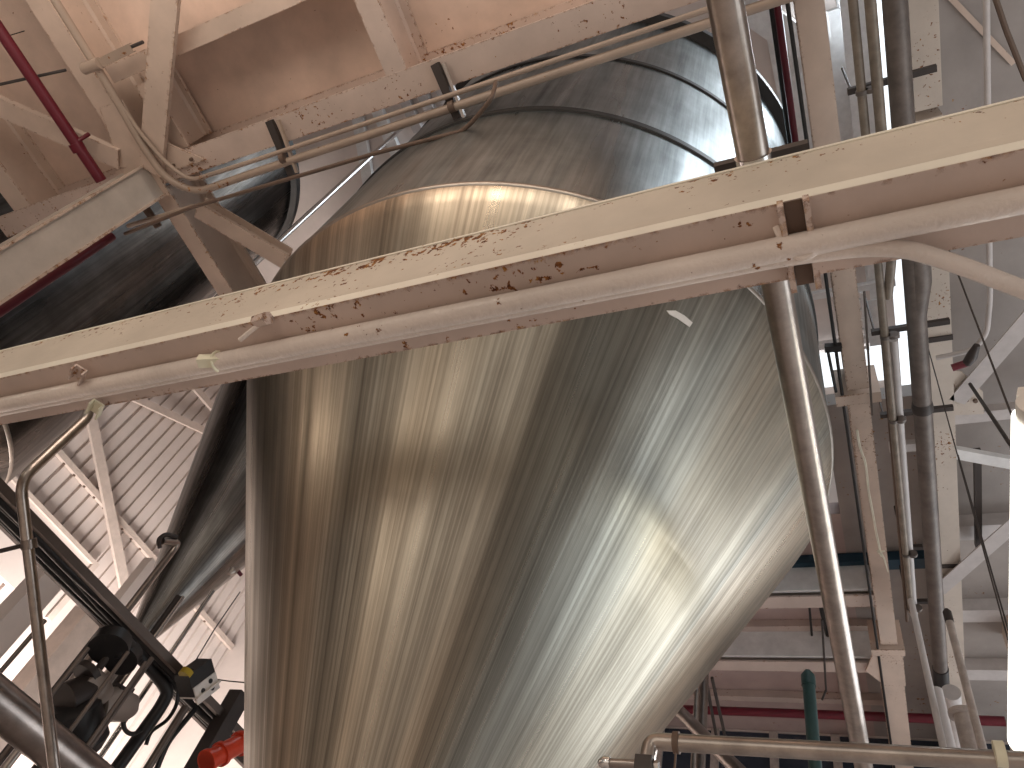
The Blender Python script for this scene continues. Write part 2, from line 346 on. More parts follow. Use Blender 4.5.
# ceiling-clamp bracket round the beam near its right end
def bracket(xc, name, label, w=0.05, hook=True):
    t = thing(name, label, 'bracket', (xc, YB0, HB + EYE))
    for s in (-1, 1):
        link('side_plate', hb(xc + s * w - 0.007, xc + s * w + 0.007, YB0 - 0.012, YB1 + 0.02, HB - 0.035, HB - 0.001), 'paint_old', t)
    link('back_plate', hb(xc - w + 0.008, xc + w - 0.008, YB0 - 0.008, YB1 + 0.015, HB - 0.010, HB - 0.003), 'brown', t)
    return t
xc = -0.012
t = bracket(xc, 'pipe_bracket', 'rusty channel bracket under the nearest beam, right of the steel pipe', w=0.028)
link('saddle_strap', tube([P(xc - 0.045, 0.8, HB - 0.004), P(xc - 0.03, 0.845, HB - 0.045), P(xc, 0.87, HB - 0.06), P(xc + 0.03, 0.86, HB - 0.055), P(xc + 0.05, 0.88, HB - 0.004)], 0.009, 8, 0.02), 'paint_pipe', t, smooth=True)
# the lumpy painted pipes under the flange
HP = HB - 0.034
pm = tube([P(XB0 + 0.1, 0.507 * HP, HP)] + [P(-4 + 0.35 * i, 0.507 * HP + random.uniform(-1, 1) * 0.0012, HP + random.uniform(-1, 1) * 0.001) for i in range(20)], 0.0305, 20)
pmo = link('painted_pipe', pm, 'paint_pipe', smooth=True)
tag(pmo, 'thick lumpy cream-painted pipe running under the nearest beam', 'pipe')
yb = 0.5235 * HP
pb = tube([P(XB0 + 0.1, yb, HP + 0.006), P(-1.2, yb, HP + 0.006), P(-0.05, yb, HP + 0.004), at(858, 248, HP), at(905, 248, HP - 0.005), at(960, 265, HP - 0.01), at(1024, 290, HP - 0.01), at(1100, 318, HP - 0.01)], 0.021, 18, 0.09)
tag(link('painted_pipe', pb, 'paint_pipe', smooth=True), 'thinner painted pipe bending away from the nearest beam at the right', 'pipe')

# small clips and the hook fixed on the beam at the left
def clip_thing(label, px, py):
    p = at(px, py, HB)
    t = thing('beam_clamp', label, 'clamp', p, 'small clamps on the nearest beam')
    return t, p
t, p = clip_thing('cream beam clamp holding the painted pipe, second from the left end', 222, 352)
link('clamp_body', prism(csec(0.035, 0.03, 0.006), p + Vector((-0.045, -0.012, -0.075)), p + Vector((0.03, 0.012, -0.055)), bm=None), 'clip', t)
pc = P(p.x, 0.507 * HP, HP)
link('hook', tube([pc + Vector((0, 0.034 * math.cos(a), 0.034 * math.sin(a))) for a in [math.pi * (0.75 + i * 0.95 / 8) for i in range(9)]], 0.005, 8), 'clip', t, smooth=True)
pr0 = at(240, 340, HB - 0.05); pr1 = at(262, 322, HB - 0.02)
link('rod', cyl(pr0, pr1, 0.008, 10), 'paint_pipe', t, smooth=True)
link('rusty_nut', prism([(0.022 * math.cos(i * math.pi / 3), 0.022 * math.sin(i * math.pi / 3)) for i in range(6)], at(256, 322, HB - 0.012), at(268, 318, HB - 0.025)), 'paint_old', t)
t, p = clip_thing('rusty channel clamp nearest the left end of the near beam', 95, 385)
for q, m_ in (((86, 367), 'paint_old'), ((103, 401), 'clip')):
    pp = at(*q, HB)
    link('channel_piece', prism(csec(0.045, 0.03, 0.006), pp + Vector((-0.028, 0.022, -0.034)), pp + Vector((0.028, -0.018, -0.032)), up=(0, 0, -1)), m_, t)

# ------------------------------------------------------------------ stainless pipe running away overhead
HS = 2.2; xs = -0.0465 * HS
t = thing('steel_pipe', 'wide shiny stainless pipe passing over the nearest beam', 'pipe', (xs, 1, HS + EYE))
link('pipe_barrel', cyl(P(xs, -0.8, HS), P(xs, 5.6, HS), 0.0465, 40), 'ss', t, smooth=True)
for y, w in ((0.366 * HS, 0.010), (-0.3, 0.012)):
    link('collar', tube([P(xs, y - w, HS), P(xs, y + w, HS)], 0.053, 36), 'silver', t, smooth=True)
bm = prism(csec(0.06, 0.035, 0.006), P(at(716, 172, 2.3).x, 0.855, 2.262), P(0.05, 0.855, 2.262))
tag(link('strut_channel', bm, 'darkiron'), 'short dark strut channel carrying the shiny pipe above the near beam', 'bracket')

# ------------------------------------------------------------------ overhead framing at the ceiling level
HC = 4.8
def ibeam(name, label, p0, p1, w=0.19, d=0.435, tf=0.022, tw=0.012, mat='paint', cat='beam', group=None, parts=()):
    o = link(name, prism(isec(w, d, tf, tw), p0, p1), mat)
    return tag(o, label, cat, group)
B1 = ibeam('steel_beam', 'cream ceiling beam running just in front of the tank top, conduits alongside', P(-6.65, 0.139 * HC, HC), P(2.2, 0.139 * HC, HC), mat='paint_old')
ibeam('steel_beam', 'cream ceiling beam along the top left, beside the pair of conduits', P(-0.99 * HC, -3, HC + 0.003), P(-0.99 * HC, 0.65, HC + 0.003), mat='paint')
ibeam('steel_beam', 'cream beam with grey web running from the column top over the dark tank', P(-0.985 * HC, 0.80, HC), P(-0.985 * HC, 9.0, HC), w=0.17, mat='paint')
ibeam('steel_beam', 'short rusty cream beam meeting the front beam at the top centre', P(-0.487 * HC, -3, HC + 0.003), P(-0.487 * HC, 0.65, HC + 0.003), w=0.16, mat='paint_old')
ibeam('steel_beam', 'narrow cream cross beam at the top behind the diagonal brace', P(-0.968 * HC + 0.09, -0.016 * HC, HC + 0.02), P(-0.53 * HC, -0.016 * HC, HC + 0.02), w=0.12, d=0.38, mat='paint')
ibeam('steel_beam', 'small cream beam half hidden behind the diagonal brace', P(-0.897 * HC - 0.05, 0.05, HC + 0.06), P(-0.897 * HC - 0.05, 0.57, HC + 0.06), w=0.14, d=0.34, mat='paint')
ibeam('steel_beam', 'cream ceiling beam cut by the left edge of the view', P(-1.30 * HC, -3, HC + 0.003), P(-1.30 * HC, 0.65, HC + 0.003), w=0.22, mat='paint')
# column carrying the corner
t = thing('steel_column', 'cream H-section column at the far left, under the ceiling beam corner', 'column', (-4.83, 0.71, 0))
link('column_shaft', prism(isec(0.26, 0.27, 0.016, 0.012), (-4.965, 0.71, 0), (-4.965, 0.71, HC + EYE - 0.02), up=(1, 0, 0)), 'column_grey', t)
for ya in (0.575, 0.838): link('flange_edge', hb(-4.70, -4.675, ya - 0.009, ya + 0.009, -1.55, HC - 0.02), 'paint', t)
link('cap_plate', hb(-5.02, -4.64, 0.55, 0.86, HC - 0.018, HC - 0.001), 'paint', t)
link('base_plate', box(bmesh.new(), (-5.05, 0.5, 0), (-4.6, 0.92, 0.025)), 'paint', t)
# gussets + diagonal braces at the corner
tag(link('gusset_plate', poly([at(99, 108, HC - 0.02), at(122, 100, HC - 0.02), at(158, 165, HC - 0.02), at(121, 168, HC - 0.02)], 0.012), 'paint'), 'cream gusset plate with bolts at the column corner, left one', 'plate')
gp = link('gusset_plate', poly([at(160, 168, HC - 0.02), at(160, 140, HC - 0.02), at(178, 148, HC - 0.02), at(206, 160, HC - 0.02), at(172, 171, HC - 0.02)], 0.012), 'paint')
tag(gp, 'cream gusset plate under the front beam, right of the column corner', 'plate')
def bolts(px_list, h, parent, r=0.018):
    for q in px_list:
        p = at(*q, h); link('bolt', cyl(p, p - Vector((0, 0, 0.022)), r, 6), 'brown', parent)
bolts([(192, 159), (174, 165), (165, 150)], HC - 0.02, gp, 0.014)
def brace(label, a, b_, h0, h1, w=0.12, d=0.05, mat='paint', name='diagonal_brace', sec=None, cat='brace', group=None):
    o = link(name, prism(sec or csec(w, d, 0.008), at(*a, h0), at(*b_, h1)), mat); return tag(o, label, cat, group)
brace('broad flat cream brace crossing diagonally over the top left corner', (165, -12), (150, 172), HC - 0.12, HC - 0.06, w=0.19, d=0.04)
brace('cream diagonal brace behind the dark red sprinkler pipe', (-30, 95), (118, 160), HC - 0.04, HC - 0.05, w=0.17, d=0.05)
brace('pinkish brace running from the grey-webbed beam to the shiny upright pipe', (196, 210), (284, 262), HC - 0.02, HC - 0.02, w=0.15, d=0.1, sec=isec(0.15, 0.12, 0.01, 0.01))
# red sprinkler pipes
hr = 4.62
t = thing('sprinkler_pipe', 'dark red sprinkler pipe slanting across the top left corner', 'pipe', at(50, 105, hr))
link('pipe_barrel', cyl(P(-1.089 * hr, -3, hr), P(-1.089 * hr, 0.56, hr), 0.043, 20), 'red', t, smooth=True)
link('coupling', cyl(at(75, 143, hr), at(80, 151, hr), 0.054, 20), 'red', t, smooth=True)
link('hanger_rod', cyl(at(-3, 85, hr + 0.02), at(66, 70, hr + 0.25), 0.011, 8), 'darkiron', t, smooth=True)
link('hanger_rod', cyl(at(78, 141, hr), at(89, 134, hr + 0.1), 0.016, 8), 'red', t, smooth=True)
link('spray_head', lathe([(0.008, -0.05), (0.045, -0.03), (0.05, 0.0), (0.02, 0.03), (0.008, 0.05)], 0, 0, 14, uv=False), 'red', t, smooth=True).location = at(2, 84, hr + 0.02) - Vector((0, 0, EYE)) - t.location
x_r = -5.16
tag(link('riser_pipe', cyl((x_r, 0.965, 0), P(x_r, 0.965, 4.5), 0.036, 18), 'red', smooth=True), 'dark red upright pipe just behind the cream column', 'pipe')
# overhead right: column-like beams running away
t = thing('ceiling_beam', 'pink-cream beam running away right of the shiny pipe, with end plates', 'beam', P(0.21, 3, HC))
def ybeam(parent, x0, x1, y0, y1, h, d=0.3, mat='paint_column', name='beam_section'):
    return link(name, prism(isec(x1 - x0, d, 0.015, 0.01), P((x0 + x1) / 2, y0, h), P((x0 + x1) / 2, y1, h)), mat, parent)
ybeam(t, 0.0285 * HC, 0.0600 * HC, 0.85, 0.775 * HC, HC)
ybeam(t, 0.0275 * HC, 0.0585 * HC, 0.797 * HC + 0.012, 1.437 * HC, HC)
ybeam(t, 0.017 * HC, 0.0620 * HC, 1.52 * HC, 9.28, HC - 0.02)
link('end_plate', hb(0.010 * HC, 0.075 * HC, 0.777 * HC, 0.797 * HC, HC - 0.05, HC + 0.3), 'paint_column', t)
link('end_plate', hb(0.008 * HC, 0.070 * HC, 1.440 * HC, 1.46 * HC, HC - 0.05, HC + 0.3), 'paint_column', t)
link('gusset', poly([at(873, 654, HC - 0.03), at(903, 654, HC - 0.03), at(906, 686, HC - 0.03), at(885, 686, HC - 0.03), at(866, 671, HC - 0.03)], 0.02), 'paint_column', t)
tag(link('conduit', tube([P(0.0205 * HC, 0.3, HC - 0.03), P(0.0205 * HC, 9.2, HC - 0.03)], 0.012, 10), 'black', smooth=True), 'thin black conduit hugging the left side of the pink-cream beam', 'conduit')
t = thing('ceiling_beam', 'broad speckled cream beam behind the fat grey pipe at right', 'beam', P(0.79, 3, 4.9))
link('beam_section', prism(rect(0.145, 0.3), P(0.785, -3, 4.9), P(0.785, 0.36 * 4.9, 4.9)), 'paint_concrete', t)
link('beam_section', prism(rect(0.145, 0.3), P(0.785, 0.372 * 4.9, 4.9), P(0.785, 9.28, 4.9)), 'paint_concrete', t)

# ------------------------------------------------------------------ conduits along the front beam with hangers
hc = 4.70
c1 = tube([P(-0.957 * hc, -2.5, hc), at(112, 92, hc), at(142, 145, hc), at(165, 178, hc), at(196, 193, hc), at(256, 172, hc), P(0.3, 0.1865 * hc, hc)], 0.030, 14, 0.14)
tag(link('conduit', c1, 'paint_cond', smooth=True), 'thicker of two painted conduits sweeping round and along the front ceiling beam', 'conduit')
c2 = tube([P(-0.964 * hc, -2.5, hc + 0.01), at(103, 78, hc), at(140, 133, hc), at(166, 163, hc), at(190, 181, hc), at(256, 160, hc), P(0.3, 0.1715 * hc, hc)], 0.017, 12, 0.14)
tag(link('conduit', c2, 'paint_cond', smooth=True), 'thinner of two painted conduits beside the front ceiling beam', 'conduit')
h3 = 4.3
c3 = tube([at(125, 234, h3), at(190, 208, h3), at(285, 180, h3), at(380, 152, h3), at(463, 131, h3), at(476, 118, h3), at(492, 98, h3), at(496, 82, h3 + 0.2)], 0.014, 10, 0.05)
tag(link('conduit', c3, 'brown', smooth=True), 'thin brown rusty conduit hanging below the painted pair', 'conduit')
for (a, b_), lab in ((((268, 121), (292, 178)), 'dark strut hanger holding the conduits, left of the pair'), (((434, 64), (463, 132)), 'dark and silver strut hanger holding the conduits, nearer the tank top')):
    t = thing('conduit_hanger', lab, 'hanger', at(*a, hc), 'strut hangers on the front ceiling beam')
    link('strut', prism(csec(0.06, 0.04, 0.007), at(*a, hc + 0.07), at(*b_, hc - 0.03)), 'darkiron', t)
    link('side_strip', prism(rect(0.02, 0.03), at(a[0] + 9, a[1] - 1, hc + 0.05), at(b_[0] + 4, b_[1] - 5, hc - 0.045)), 'paint_cond' if a[0] < 300 else 'silver', t)
    q = at((a[0] + b_[0]) / 2 + 4, (a[1] + b_[1]) / 2 + 8, hc)
    link('clamp', cyl(q + Vector((-0.02, 0, -0.01)), q + Vector((0.02, 0, -0.01)), 0.038, 12), 'brown', t, smooth=True)
# connector with junction on the L1 conduit
t = thing('junction_box', 'cream conduit junction with a stub across the top left beam', 'box', at(98, 66, hc))
link('box_body', cyl(at(84, 69, hc - 0.02), at(100, 63, hc - 0.02), 0.04, 14), 'paint_cond', t, smooth=True)
link('strut', prism(csec(0.06, 0.03, 0.006), at(98, 64, hc - 0.02), at(131, 48, hc - 0.02)), 'paint_cond', t)
link('stub_rod', cyl(at(131, 47, hc), at(143, 42, hc), 0.012, 8), 'darkiron', t, smooth=True)
link('rod_clip', hb(-0.03, 0.03, -0.05, 0.05, -EYE, -EYE + 0.03), 'paint_cond', t).location = at(143, 37, hc) - t.location
# bracket stub near column top
t = thing('conduit_stub', 'short cream rod and clamp beside the column top over the dark tank', 'conduit', at(150, 225, 4.6))
link('rod', cyl(at(128, 226, 4.6), at(195, 206, 4.6), 0.018, 10), 'paint_cond', t, smooth=True)
link('strut', prism(csec(0.05, 0.04, 0.006), at(140, 203, 4.66), at(157, 228, 4.66)), 'brown', t)

# ------------------------------------------------------------------ pipes running away overhead at right
HG = 4.35
t = thing('grey_pipe', 'fat mottled grey pipe with couplings running away at the right', 'pipe', P(0.131 * HG, 3, HG))
xg = 0.1315 * HG; rg = 0.058
link('pipe_barrel', cyl(P(xg, -1, HG), P(xg, 1.535 * HG, HG), rg, 32), 'galv', t, smooth=True)
link('coupling', tube([P(xg, 0.815 * HG, HG), P(xg, 0.823 * HG, HG), P(xg, 0.832 * HG, HG)], [rg * 1.03, rg * 1.14, rg * 1.14], 28), 'darkiron', t, smooth=True)
link('coupling', tube([P(xg + 0.02, 0.50 * HG, HG), P(xg + 0.03, 0.53 * HG, HG), P(xg + 0.03, 0.60 * HG, HG), P(xg, 0.66 * HG, HG)], [rg * 0.9, rg * 1.15, rg * 1.15, rg * 0.95], 28), 'galv', t, smooth=True)
link('end_ring', tube([P(xg, 1.515 * HG, HG), P(xg, 1.57 * HG, HG)], rg * 1.12, 28), 'black', t, smooth=True)
tag(link('grey_pipe', cyl(P(0.148 * 4.1, 1.60 * 4.1, 4.1), P(0.155 * 4.1, 9.25, 4.1), 0.075, 28), 'pipegrey_light', smooth=True), 'pale grey pipe continuing beyond the black end ring at lower right', 'pipe')
hs = 4.6
t = thing('steel_conduit', 'mid-size dull conduit between the pink-cream beam and the fat grey pipe', 'conduit', P(0.09 * hs, 3, hs))
link('conduit_barrel', tube([P(0.0895 * hs, -1, hs), P(0.0885 * hs, 1.33 * hs, hs)], 0.025, 16), 'conduit_dull', t, smooth=True)
link('conduit_barrel', tube([P(0.101 * hs, 0.70 * hs, hs + 0.06), P(0.094 * hs, 1.36 * hs, hs + 0.06)], 0.03, 16), 'pipegrey_light', t, smooth=True)
tag(link('steel_conduit', tube([P(0.106 * hs, -1, hs - 0.02), P(0.1065 * hs, 0.215 * hs, hs - 0.02), P(0.1065 * hs, 0.55 * hs, hs - 0.02), P(0.098 * hs, 0.62 * hs, hs + 0.03)], 0.03, 16, 0.1), 'conduit_dull', smooth=True), 'dull conduit touching the fat grey pipe near the top right', 'conduit')
tag(link('rusty_conduit', tube([P(0.0865 * 4.7, 0.60 * 4.7, 4.7), P(0.084 * 4.7, 0.86 * 4.7, 4.7), P(0.080 * 4.7, 1.36 * 4.7, 4.7)], 0.0145, 10), 'brown', smooth=True), 'thin rusty conduit left of the dull conduits, below the near beam', 'conduit')
tag(link('thin_rod', tube([P(0.068 * 4.7, 0.60 * 4.7, 4.7), P(0.060 * 4.7, 0.83 * 4.7, 4.7)], 0.008, 8), 'galv', smooth=True), 'very thin rod beside the pink-cream beam by the white opening', 'rod')
hangs = [(0.0745, 0.172, 0.317, 'unistrut hanger crossing the conduits above the near beam'), (0.072, 0.175, 0.680, 'strut hanger crossing the conduits just under the near beam'),
         (0.072, 0.175, 0.842, 'strut hanger beside the upper end plate of the pink-cream beam'), (0.083, 0.118, 1.160, 'short strut hanger next to the dangling string'), (0.080, 0.12, 1.315, 'farthest strut hanger across the conduits')]
for x0, x1, y, lab in hangs:
    t = thing('strut_hanger', lab, 'hanger', P(x0 * 4.66, y * 4.66, 4.66), 'strut hangers across the overhead conduits')
    link('strut', hb(x0 * 4.66, x1 * 4.66, y * 4.66 - 0.018, y * 4.66 + 0.018, 4.66 + 0.035, 4.66 + 0.07), 'darkiron', t)
    for xx, rr in ((0.0895 * hs, 0.034), (0.1 * hs, 0.036)):
        link('pipe_clamp', tube([P(xx, y * 4.62 - 0.012, hs), P(xx, y * 4.62 + 0.012, hs)], rr, 16), 'galv', t, smooth=True)
    link('drop_rod', cyl(P(x0 * 4.66 + 0.02, y * 4.66, 4.7), P(x0 * 4.66 + 0.02, y * 4.66, 5.2), 0.007, 8), 'darkiron', t)
for y, lab in ((1.2, 'dark clamp strip across the speckled cream beam, farther one'), (0.70, 'dark clamp strip across the speckled cream beam, nearer one')):
    tag(link('clamp_strip', hb(0.145 * 4.9, 0.176 * 4.9, y * 4.9 - 0.02, y * 4.9 + 0.02, 4.885, 4.899), 'darkiron'), lab, 'clamp')
# black rod and hanging arm left of the pink-cream beam
t = thing('hanging_rod', 'black rod frame hanging left of the pink-cream beam by the white opening', 'rod', at(828, 350, 4.75))
link('crossbar', prism(rect(0.05, 0.05), at(825, 350, 4.74), at(842, 349, 4.74)), 'black', t)
link('rod', cyl(at(828, 352, 4.74), at(836, 392, 4.74), 0.011, 8), 'black', t)
# string dangling on the pink-cream beam
sp = [(857, 430), (860, 447), (865, 462), (867, 478), (869, 492), (873, 515), (876, 532), (879, 548), (881, 556)]
t = thing('dangling_string', 'pale frayed string lying along the pink-cream beam', 'string', at(869, 490, 4.76))
link('cord', tube([at(x + random.uniform(-.7, .7), y, 4.765) for x, y in sp], 0.0095, 6, 0.05), 'string', t, smooth=True)
link('frayed_end', tube([at(879, 551, 4.76), at(884, 558, 4.755), at(888, 572, 4.75)], [0.02, 0.008, 0.004], 6), 'string', t, smooth=True)
link('frayed_end', tube([at(880, 552, 4.76), at(885, 551, 4.755)], [0.012, 0.004], 6), 'string', t, smooth=True)

# ------------------------------------------------------------------ room: decks, walls, floor, roof
FLx0, FLx1, FLy0, FLy1 = -11.3, 6.5, -6.5, 9.35
struct('floor', box(bmesh.new(), (FLx0, FLy0, -0.2), (FLx1, FLy1 + 0.2, 0)), 'concrete')
HD = 5.24
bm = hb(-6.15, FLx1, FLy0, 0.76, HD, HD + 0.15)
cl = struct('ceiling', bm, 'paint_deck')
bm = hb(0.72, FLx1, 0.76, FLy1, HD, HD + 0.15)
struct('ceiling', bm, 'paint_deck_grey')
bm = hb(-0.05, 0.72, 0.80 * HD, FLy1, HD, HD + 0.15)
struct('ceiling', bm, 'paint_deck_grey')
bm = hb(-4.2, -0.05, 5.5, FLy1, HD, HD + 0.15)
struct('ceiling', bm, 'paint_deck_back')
struct('wall_far', box(bmesh.new(), (FLx0, FLy1, 0), (FLx1, FLy1 + 0.2, 12 + EYE)), 'wall_white')
WX = -11.2
struct('wall_right', box(bmesh.new(), (FLx1 + 0.05, FLy0, EYE + 3.3), (FLx1 + 0.25, FLy1 + 0.2, 12 + EYE)), 'wall_white')
# ribbed sheet wall on the left
bm = bmesh.new(); y = FLy0; rows = []
prof = []
while y < FLy1:
    prof += [(y, 0.0), (y + 0.165, 0.0), (y + 0.172, -0.05), (y + 0.213, -0.05)]; y += 0.22
A = [bm.verts.new((WX + d, yy, 0)) for yy, d in prof]; B = [bm.verts.new((WX + d, yy, 12 + EYE)) for yy, d in prof]
for i in range(len(A) - 1): bm.faces.new((A[i], A[i + 1], B[i + 1], B[i]))
for f_ in list(bm.faces): pass
wl = struct('wall_left', bm, 'wall_white')
so = wl.modifiers.new('thickness', 'SOLIDIFY'); so.thickness = 0.01; so.offset = -1
def wy(px, py): return atx(px, py, WX + 0.08)
girts = [((57, 447), (243, 665), 'cream wall girt with bolt heads across the ribbed wall'),]
t = thing('wall_girt', 'cream wall girt with bolt heads across the ribbed wall', 'beam', P(WX + 0.06, 4, 11.2 / 1.735))
hg_ = (11.2 - 0.08) / 1.735
link('girt_bar', hb(WX + 0.012, WX + 0.09, -3, FLy1 - 0.01, hg_ - 0.05, hg_ + 0.05), 'girt', t)
for i in range(22):
    yy = 3.2 + i * 0.25; link('bolt', cyl(P(WX + 0.05, yy, hg_ - 0.05), P(WX + 0.05, yy, hg_ - 0.068), 0.022, 8), 'brown', t)
t = thing('wall_fascia', 'smooth white panel below the ribbed sheets at the left', 'panel', P(WX + 0.1, 2, 5.2))
hf = 11.05 / 1.99
link('panel_sheet', hb(WX + 0.012, WX + 0.12, -3, 5.9, 4.55, hf), 'wall_white', t)
link('top_trim', hb(WX + 0.012, WX + 0.17, -3, 5.9, hf, hf + 0.07), 'girt', t)
link('end_trim', hb(WX + 0.012, WX + 0.17, 5.9, 6.0, 4.55, hf + 0.07), 'girt', t)
def wallbar(label, a, b_, w, d=0.06, xo=0.1, mat='girt', name='wall_brace'):
    p0 = atx(*a, WX + xo); p1 = atx(*b_, WX + xo)
    return tag(link(name, prism(rect(w, d), p0, p1, up=(1, 0, 0)), mat), label, 'brace')
wallbar('pale steep brace crossing the girt on the ribbed wall', (88, 408), (126, 600), 0.17, xo=0.14)
wallbar('pale brace high on the ribbed wall, just under the near beam', (120, 392), (214, 436), 0.13, xo=0.1)
wallbar('short pale brace on the ribbed wall against the dark hopper', (180, 372), (222, 420), 0.13, xo=0.1)
# ---- roof far above and bright things seen through the opening
HRf = 12.0
bm = bmesh.new()
for a in ((FLx0, 1.25, FLy0, FLy1), (1.75, FLx1, FLy0, FLy1)): hb(*a, HRf, HRf + 0.15, bm)
struct('ceiling', bm, 'wall_white')
struct('window_1', hb(1.25, 1.75, FLy0, FLy1, HRf + 0.02, HRf + 0.06), 'daylight')
t = thing('roof_girder', 'white roof girder running away between the pink-cream beam and the conduits', 'beam', P(0.9, 3, 10))
link('girder_bar', prism(isec(0.33, 0.5, 0.03, 0.02), P(1.03, -2, 11.5), P(1.03, 7.1, 11.5)), 'bright_white', t)
struct('window_2', hb(-0.9, 1.25, 0.70 * 11.8, 0.763 * 11.8, 11.8, 11.85), 'daylight')
for i, (y, lab) in enumerate(((0.595, 'white roof purlin above the white opening, nearer one'), (0.685, 'white roof purlin at the edge of the white opening'))):
    tag(link('roof_purlin', hb(-1.5, 1.24, y * 11.4 - 0.06, y * 11.4 + 0.06, 11.4, 11.5), 'bright_white'), lab, 'beam')
t = thing('roof_ladder', 'white ladder-like roof frame seen through the opening', 'ladder', P(0.7, 7.3, 11.2))
for x0, x1 in ((0.028, 0.05), (0.062, 0.085)):
    link('rail', hb(x0 * 11.2, x0 * 11.2 + 0.05, 0.60 * 11.2, 0.70 * 11.2, 11.15, 11.22), 'bright_white', t)
link('perforated_plate', hb(0.068 * 11.2, 0.088 * 11.2, 0.62 * 11.2, 0.70 * 11.2, 11.25, 11.27), 'bright_white', t)
for i in range(6): link('rung', hb(0.028 * 11.2, 0.062 * 11.2, (0.61 + i * 0.017) * 11.2, (0.61 + i * 0.017) * 11.2 + 0.03, 11.16, 11.2), 'bright_white', t)
# roof members left of the huge tank's top
wcol = [((357, 118), (368, 186), 'silver-white upright strip left of the tank top'), ((376, 110), (398, 160), 'silver-white strip nearest the tank top outline')]
for a, b_, lab in wcol:
    tag(link('roof_strut', prism(rect(0.21, 0.12), at(*a, 11.87), at(*b_, 11.87)), 'bright_white'), lab, 'beam')
for i in range(4):
    tag(link('roof_joist', prism(rect(0.18, 0.14), at(398 + i * 17, 88 - i * 8, 11.85), at(418 + i * 17, 132 - i * 8, 11.85)), 'pipegrey_light'), 'grey roof joist between the white strips and the hanger over the tank', 'beam', 'grey roof joists left of the tank top')
# structure behind right of tank top: white/grey braces
tag(link('roof_brace', prism(rect(0.38, 0.2), at(742, 4, 11.79), at(815, 55, 11.79)), 'bright_white'), 'white slanting roof brace above the tank beside the pink-cream beam', 'brace')
tag(link('roof_wall_panel', prism(rect(1.06, 0.1), at(805, 20, 11.88), at(828, 160, 11.88)), 'bright_white'), 'pale roof panel between the tank and the pink-cream beam', 'panel')
tag(link('sprinkler_line', cyl(at(774, -20, 6.4), at(799, 170, 6.4), 0.028, 12), 'red', smooth=True), 'thin dark red pipe beside the tank top at right', 'pipe')
tag(link('cable_run', cyl(at(768, -20, 6.5), at(794, 170, 6.5), 0.022, 10), 'black', smooth=True), 'black cable alongside the thin dark red pipe', 'cable')

# ------------------------------------------------------------------ cross beams under the back deck
for (ya, yb_), h, lab in (((1.234, 1.296), HC, 'cream cross beam behind the cone, the higher of two'), ((1.455, 1.531), HC, 'cream cross beam behind the cone, the lower of two')):
    y0, y1 = ya * h, yb_ * h
    t = thing('cross_beam', lab, 'beam', P(-1, y0, h))
    link('beam_web', prism(isec(0.17, 0.40, 0.02, 0.012), P(-4.2, y0 + 0.30, h), P(0.80 * 0.16, y0 + 0.30, h)), 'paint_back', t)
    link('top_plate', hb(-4.2, 0.128, y0 + 0.18, y0 + 0.215, h + 0.05, h + 0.36), 'bright_white', t)
for i, (y, lab) in enumerate(((1.62, 'narrow cream purlin beyond the cross beams'), (1.36, 'narrow cream purlin between the two cross beams'))):
    tag(link('purlin', hb(-4.2, 0.12, y * HD - 0.05, y * HD + 0.05, HD - 0.09, HD - 0.001), 'paint_back'), lab, 'beam')
tag(link('painted_beam', hb(-1.3, 0.72, 1.180 * 5.12, 1.180 * 5.12 + 0.14, 5.125, 5.23), 'blue'), 'dark blue cross pipe behind the shiny pipe', 'beam')
for a, b_, r_, lab in (((809, 603), (813, 648), 0.012, 'thin black cable under the back deck, left one'), ((820, 603), (831, 648), 0.024, 'thicker black cable under the back deck, right one')):
    tag(link('black_cable', cyl(at(*a, 5.1), at(*b_, 5.1), r_, 8), 'black', smooth=True), lab, 'cable')
tag(link('sprinkler_pipe', cyl(P(-4.2, 1.703 * 4.9, 4.9), P(1.2, 1.703 * 4.9, 4.9), 0.05, 16), 'red', smooth=True), 'dark red sprinkler pipe along the far wall, low at right', 'pipe')
# high strip window in the far wall
t = bpy.data.objects.new('window_3', None); t.location = (-1.5, FLy1, EYE + 4); C.objects.link(t); t['kind'] = 'structure'
link('window_glass', hb(-4.2, 1.9, FLy1 - 0.02, FLy1 - 0.005, 4.25, 5.2), 'navy_glass', t)
for i in range(9): link('window_post', hb(-4.15 + i * 0.72, -4.05 + i * 0.72, FLy1 - 0.07, FLy1 - 0.021, 4.25, 5.2), 'greypipe', t)
link('window_sill', hb(-4.2, 1.9, FLy1 - 0.12, FLy1 - 0.005, 4.17, 4.25), 'paint', t)

# ------------------------------------------------------------------ right side under the grey deck
tag(link('deck_rail', hb(0.85, 4.2, 0.848 * 5.0, 0.848 * 5.0 + 0.1, 5.0, 5.08), 'pipegrey_light'), 'grey cross rail under the grey deck behind the lit tube', 'beam')
tag(link('deck_rail', hb(0.40, 0.70, 0.90 * 5.0, 0.90 * 5.0 + 0.08, 5.0, 5.06), 'pipegrey_light'), 'short grey cross rail between the conduits and the pink-cream beam', 'beam')
t = thing('gusset_plate', 'rust-spotted cream gusset plate beside the speckled beam', 'plate', at(960, 395, 4.93))
link('plate_sheet', poly([at(938, 368, 4.93), at(962, 372, 4.93), at(983, 392, 4.93), at(984, 414, 4.93), at(940, 416, 4.93)], 0.012), 'paint_concrete', t)
bolts([(941, 372), (966, 399), (975, 400), (952, 385)], 4.93, t, 0.016)
brace('grey angle brace reaching up right from the cream gusset plate', (957, 402), (1040, 306), 4.9, 4.9, w=0.12, d=0.03, mat='pipegrey_light', sec=lsec(0.12, 0.09, 0.012))
